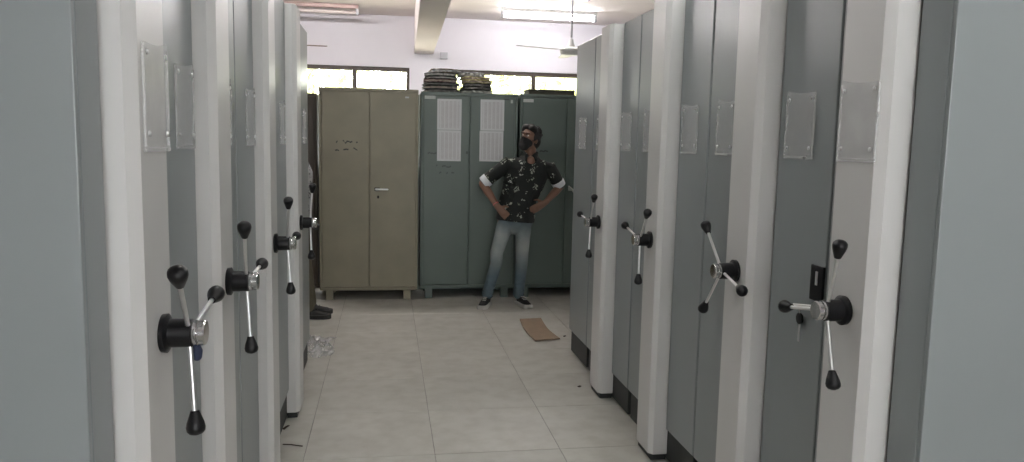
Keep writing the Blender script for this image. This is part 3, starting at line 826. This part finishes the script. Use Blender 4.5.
def face_bits(H, body, mask=True):
    R3 = H.to_3x3().normalized()
    P = lambda x, y, z: H @ V((x, y, z))
    for s in (-1, 1):
        bm = bmesh.new(); add_ball(bm, P(s * .029, -.079, .008), (.015, .008, .0075), R3, 2)
        e = finish('eye', bm, M['eye'], body, True)
        bm = bmesh.new(); add_ball(bm, P(s * .029 - .003, -.0855, .009), (.0065, .0035, .0065), R3, 2); finish('iris', bm, M['iris'], e, True)
        bm = bmesh.new(); add_cap(bm, P(s * .014, -.088, .028), .0042, P(s * .046, -.078, .030), .0032, 8); finish('eyebrow', bm, M['hair'], body, True)
    if mask:
        def mk(b):
            add_ball(b, P(0, -.040, -.048), (.064, .066, .050), R3)
            add_ball(b, P(0, -.055, -.088), (.052, .046, .038), R3)
            add_ball(b, P(0, -.098, -.026), (.016, .016, .020), R3)
        mo = blob('face_mask', mk, M['mask'], body, .006, 3)
        for s in (-1, 1):
            bm = bmesh.new(); add_tube(bm, P(s * .062, -.035, -.025), P(s * .080, .020, .010), .002, .002, 6)
            finish('ear_loop', bm, M['mask'], mo)
    def hr(b):
        add_ball(b, P(0, .028, .050), (.083, .095, .078), R3)
        add_ball(b, P(0, .062, -.010), (.078, .060, .078), R3)
        add_ball(b, P(.062, .020, .020), (.022, .05, .045), R3)
        add_ball(b, P(-.02, -.038, .090), (.056, .046, .032), R3)
        add_ball(b, P(.035, -.034, .086), (.044, .046, .034), R3)
        add_ball(b, P(-.05, -.02, .070), (.034, .05, .035), R3)
        rr = random.Random(5)
        for i in range(26):
            a = rr.uniform(0, 2 * PI); u = rr.uniform(.2, 1)
            c = V((.078 * math.cos(a) * math.sqrt(1 - u * u * .8), .028 + .09 * math.sin(a) * math.sqrt(1 - u * u * .8), .05 + .078 * u * .95))
            if c.y < -.05 and c.z < .07: continue
            add_ball(b, P(*c), (.018, .018, .014), R3, 2)
    blob('hair', hr, M['hair'], body, .006, 2)

# --- the man with hands on hips
man = thing('person', 'person in black floral shirt, faded jeans and black mask, hands on hips', 'person', (1.08, 6.93, 0))
mo_ = V(man.location)
def LM_(o):
    o.matrix_parent_inverse = Matrix.Translation(-mo_); return o
hipL, hipR = V((1.085, 6.94, .83)), V((1.245, 6.945, .83))
kneeL, kneeR = V((.992, 6.90, .455)), V((1.232, 6.915, .46))
ankL, ankR = V((.918, 6.93, .085)), V((1.212, 6.945, .085))
shL, shR = V((1.095, 6.935, 1.315)), V((1.468, 6.935, 1.285))
elL, elR = V((.862, 6.965, 1.125)), V((1.588, 6.975, 1.105))
wrL, wrR = V((.985, 6.845, .925)), V((1.425, 6.850, .965))
neck0, neck1 = V((1.292, 6.945, 1.345)), V((1.290, 6.925, 1.455))
H1 = head_xf(V((1.275, 6.905, 1.540)), math.radians(-46), math.radians(-16), math.radians(6))
def torso_rings(k):
    return [(V((1.165, 6.945, .80)), .165 * k, .110 * k), (V((1.172, 6.945, .90)), .160 * k, .105 * k), (V((1.200, 6.945, 1.02)), .158 * k, .100 * k), (V((1.240, 6.945, 1.14)), .175 * k, .112 * k), (V((1.272, 6.945, 1.24)), .185 * k, .112 * k), (V((1.284, 6.945, 1.315)), .155 * k, .088 * k), (V((1.290, 6.945, 1.355)), .085 * k, .065 * k)]
def body1(b):
    add_head(b, H1)
    add_loft(b, [(neck0, .058, .056), (neck1, .052, .054), (H1 @ V((0, .02, -.06)), .05, .052)], 14)
    add_loft(b, torso_rings(.90), 18, V((1, 0, 0)))
    add_ball(b, V((1.283, 6.868, 1.335)), (.045, .030, .05))
    for sh, el, wr in ((shL, elL, wrL), (shR, elR, wrR)):
        add_loft(b, [(sh + (V((1.28, 6.94, 1.27)) - sh) * .2, .040, .040), (sh.lerp(el, .5), .040, .040), (el, .036, .036)], 12)
        add_loft(b, [(el, .037, .037), (el.lerp(wr, .35), .039, .037), (wr, .025, .022)], 12)
    for h, kn, an in ((hipL, kneeL, ankL), (hipR, kneeR, ankR)):
        add_loft(b, [(h, .078, .078), (kn, .048, .05), (an, .034, .036)], 14)
    add_hand(b, wrL, V((.62, -.08, -.65)), V((.2, .9, 0)), 1, .25)
    add_hand(b, wrR, V((-.75, -.05, -.45)), V((0, .9, .1)), -1, .3)
body = LM_(blob('body', body1, M['skin'], man, .0065, 2))
for_child = []
n0 = set(COL.objects)
face_bits(H1, body)
def shirt1(b):
    add_loft(b, [(V((1.165, 6.943, .785)), .182, .128), (V((1.170, 6.943, .84)), .182, .128)] + [(c, x + .014, y_ + .016) for c, x, y_ in torso_rings(1.0)[1:6]] + [(V((1.286, 6.945, 1.365)), .095, .080), (V((1.284, 6.940, 1.395)), .074, .072)], 20, V((1, 0, 0)), False)
    for sh, el in ((shL, elL), (shR, elR)):
        add_loft(b, [(sh + (V((1.28, 6.94, 1.27)) - sh) * .25, .070, .074), (sh, .066, .070), (sh.lerp(el, .55), .062, .066), (sh.lerp(el, .86), .058, .060)], 14)
    for s in (-1, 1):   # collar flaps
        add_loft(b, [(V((1.288 + s * .058, 6.925, 1.415)), .022, .012), (V((1.282 + s * .044, 6.868, 1.395)), .026, .009), (V((1.282 + s * .052, 6.842, 1.345)), .016, .007)], 8)
    # soft folds
    rr = random.Random(3)
    for i in range(9):
        x = rr.uniform(1.06, 1.32); z_ = rr.uniform(.82, 1.12)
        add_loft(b, [(V((x, 6.836, z_)), .012, .010), (V((x + rr.uniform(-.06, .06), 6.834, z_ + .08)), .012, .009)], 8)
shirt = LM_(blob('shirt', shirt1, M['floral'], man, .008, 3))
def jeans1(b):
    add_loft(b, [(V((1.165, 6.945, .90)), .155, .108), (V((1.165, 6.945, .83)), .168, .116), (V((1.165, 6.945, .77)), .165, .112)], 18, V((1, 0, 0)))
    for h, kn, an in ((hipL, kneeL, ankL), (hipR, kneeR, ankR)):
        add_loft(b, [(h + V((0, 0, -.03)), .080, .095), (h.lerp(kn, .45), .071, .082), (kn + V((0, 0, .04)), .060, .068), (kn - V((0, 0, .06)), .056, .062), (kn.lerp(an, .6), .051, .056), (an + V((0, 0, .02)), .052, .058)], 16)
        for j in range(4):
            c = kn.lerp(an, .62 + .11 * j)
            add_loft(b, [(c + V((-.03, -.045, .008)), .012, .010), (c + V((.035, -.045, -.008)), .012, .010)], 8)
jeans = LM_(blob('jeans', jeans1, M['denim'], man, .008, 2))
for sh, el, wr in ((shL, elL, wrL), (shR, elR, wrR)):
    def cuff(b, sh=sh, el=el):
        d = (el - sh).normalized()
        add_loft(b, [(el - d * .064, .064, .066), (el - d * .004, .060, .062)], 16, None, False)
    LM_(blob('sleeve_cuff', cuff, M['white_cloth'], man, .008, 2))
bm = bmesh.new()
dW = (wrL - elL).normalized()
add_lathe(bm, [(-.004, .027), (0, .030), (.004, .027)], Matrix.Translation(wrL - dW * .03) @ dW.to_track_quat('Z', 'Y').to_matrix().to_4x4(), 18)
LM_(finish('bracelet', bm, M['pink_band'], man, True))
LM_(shoe(man, (.935, 6.985, 0), (.835, 6.745, 0)))
LM_(shoe(man, (1.215, 7.0, 0), (1.285, 6.755, 0)))

# --- the second person, mostly hidden behind the left shelving, facing the aisle
p2 = thing('person', 'person almost hidden behind the left shelving, dark shoe and olive trousers showing', 'person', (-.75, 6.60, 0))
o2 = V(p2.location)
def L2_(o):
    o.matrix_parent_inverse = Matrix.Translation(-o2); return o
H2 = head_xf(V((-0.780, 6.60, 1.545)), math.radians(75), math.radians(8), 0)
def rings2(k):
    return [(V((-0.750, 6.6, .82)), .110 * k, .165 * k), (V((-0.750, 6.6, .92)), .108 * k, .155 * k), (V((-0.750, 6.6, 1.06)), .112 * k, .158 * k), (V((-0.750, 6.6, 1.22)), .118 * k, .18 * k), (V((-0.760, 6.6, 1.30)), .09 * k, .15 * k), (V((-0.765, 6.6, 1.35)), .065 * k, .08 * k)]
def body2(b):
    add_head(b, H2)
    add_loft(b, [(V((-0.770, 6.6, 1.33)), .056, .056), (V((-0.775, 6.6, 1.47)), .054, .054)], 14)
    add_loft(b, rings2(.9), 18, V((1, 0, 0)))
    for s in (-1, 1):
        sh = V((-0.760, 6.6 + s * .185, 1.29)); el = V((-0.740, 6.6 + s * .25, 1.03)); wr = V((-0.760, 6.6 + s * .235, .82))
        add_loft(b, [(sh, .05, .05), (el, .038, .038)], 12); add_loft(b, [(el, .038, .038), (wr, .025, .022)], 12)
        add_hand(b, wr, V((.1, 0, -1)), V((0, -s, 0)), 1, .4)
        hp = V((-0.750, 6.6 + s * .085, .84)); kn = V((-0.715, 6.6 + s * .09, .46)); an = V((-0.695, 6.6 + s * .09, .08))
        add_loft(b, [(hp, .078, .078), (kn, .048, .05), (an, .034, .036)], 14)
bd2_ = L2_(blob('body', body2, M['skin'], p2, .008, 2))
face_bits(H2, bd2_)
def shirt2(b):
    add_loft(b, [(c, x + .022, y_ + .02) for c, x, y_ in rings2(1.0)], 20, V((1, 0, 0)), False)
    for s in (-1, 1):
        sh = V((-0.760, 6.6 + s * .175, 1.285)); el = V((-0.740, 6.6 + s * .25, 1.05))
        add_loft(b, [(sh, .066, .066), (sh.lerp(el, .7), .060, .060)], 14)
L2_(blob('shirt', shirt2, M['print_grey'], p2, .009, 3))
def trous2(b):
    add_loft(b, [(V((-0.750, 6.6, .92)), .105, .15), (V((-0.750, 6.6, .80)), .118, .168)], 18, V((1, 0, 0)))
    for s in (-1, 1):
        hp = V((-0.750, 6.6 + s * .085, .84)); kn = V((-0.705, 6.6 + s * .09, .46)); an = V((-0.665, 6.6 + s * .09, .10))
        add_loft(b, [(hp, .095, .09), (kn, .072, .07), (an, .070, .065)], 16)
L2_(blob('trousers', trous2, M['olive'], p2, .009, 3))
M['sole_dark'] = M['shoe']
for s in (-1, 1):
    u = L2_(shoe(p2, (-.74, 6.6 + s * .09, 0), (-.46, 6.605 + s * .10, 0)))
    for ch in u.children:
        ch.data.materials[0] = M['shoe']

# ------------------------------------------------------------------ litter on the floor
bm = bmesh.new()
n = 14
c00, c10, c11, c01 = V((1.115, 5.605, 0)), V((1.318, 5.645, 0)), V((1.265, 6.13, 0)), V((1.082, 6.11, 0))
top, bot = [], []
for j in range(n + 1):
    v_ = j / n; zz = .006 + .055 * max(0, v_ - .45) ** 2 * 3 + .02 * max(0, .15 - v_)
    a = c00.lerp(c01, v_); b = c10.lerp(c11, v_)
    top.append([bm.verts.new(a.lerp(b, i / 6) + V((0, 0, zz + .006))) for i in range(7)])
    bot.append([bm.verts.new(a.lerp(b, i / 6) + V((0, 0, zz - .0035))) for i in range(7)])
for j in range(n):
    for i in range(6):
        bm.faces.new((top[j][i], top[j][i + 1], top[j + 1][i + 1], top[j + 1][i]))
        bm.faces.new((bot[j][i], bot[j + 1][i], bot[j + 1][i + 1], bot[j][i + 1]))
for j in range(n):
    bm.faces.new((top[j][0], top[j + 1][0], bot[j + 1][0], bot[j][0])); bm.faces.new((top[j][6], bot[j][6], bot[j + 1][6], top[j + 1][6]))
for i in range(6):
    bm.faces.new((top[0][i], bot[0][i], bot[0][i + 1], top[0][i + 1])); bm.faces.new((top[n][i], top[n][i + 1], bot[n][i + 1], bot[n][i]))
tag(finish('cardboard_sheet', bm, M['cardboard']), 'brown bent piece of cardboard lying on the tiled floor', 'cardboard')

# crumpled clear plastic
bm = bmesh.new()
rr = random.Random(11)
nn = 22
gr = []
for j in range(nn):
    row = []
    for i in range(nn):
        u, v_ = i / (nn - 1), j / (nn - 1)
        hgt = .085 * math.sin(PI * u) ** .7 * math.sin(PI * v_) ** .7
        q = .5 + .5 * math.sin(u * 17 + 5 * math.sin(v_ * 9)) * math.cos(v_ * 13 + 3 * u)
        row.append(bm.verts.new((-.49 + .20 * (u - .5) + rr.uniform(-.008, .008) + .03 * math.sin(v_ * 7), 5.56 + .50 * (v_ - .5) + rr.uniform(-.01, .01) + .03 * math.sin(u * 8), .003 + hgt * (.35 + .65 * q) + rr.uniform(0, .006))))
    gr.append(row)
for j in range(nn - 1):
    for i in range(nn - 1):
        bm.faces.new((gr[j][i], gr[j][i + 1], gr[j + 1][i + 1], gr[j + 1][i]))
tag(finish('plastic_bag', bm, M['plastic_bag']), 'crumpled clear plastic bag on the floor at the end of the left shelving', 'plastic bag')

def scrap(name, pts, r, label, cat='scrap'):
    bm = bmesh.new(); add_loft(bm, [((x, y, max(z_, r * .35)), r, r * .35) for x, y, z_ in pts], 8, V((0, 1, 0)) if abs(pts[0][0] - pts[-1][0]) > .03 else V((1, 0, 0)))
    tag(finish(name, bm, M['debris'], None, True), label, cat)
scrap('twig', [(-.50, 3.762, .004), (-.46, 3.745, .008), (-.43, 3.735, .006), (-.405, 3.73, .004)], .006, 'thin dark strip lying on the tiles at the bottom left')
scrap('crumb', [(-.525, 3.97, .004), (-.515, 3.985, .008), (-.505, 4.01, .006)], .008, 'small dark crumb beside the left shelving mast')
scrap('pebble', [(1.178, 4.50, .005), (1.19, 4.512, .005)], .010, 'tiny dark pebble on the tiles by the right masts')
scrap('crumb', [(1.37, 5.74, .004), (1.385, 5.755, .004)], .009, 'tiny reddish crumb on the tiles between cardboard and right shelving')
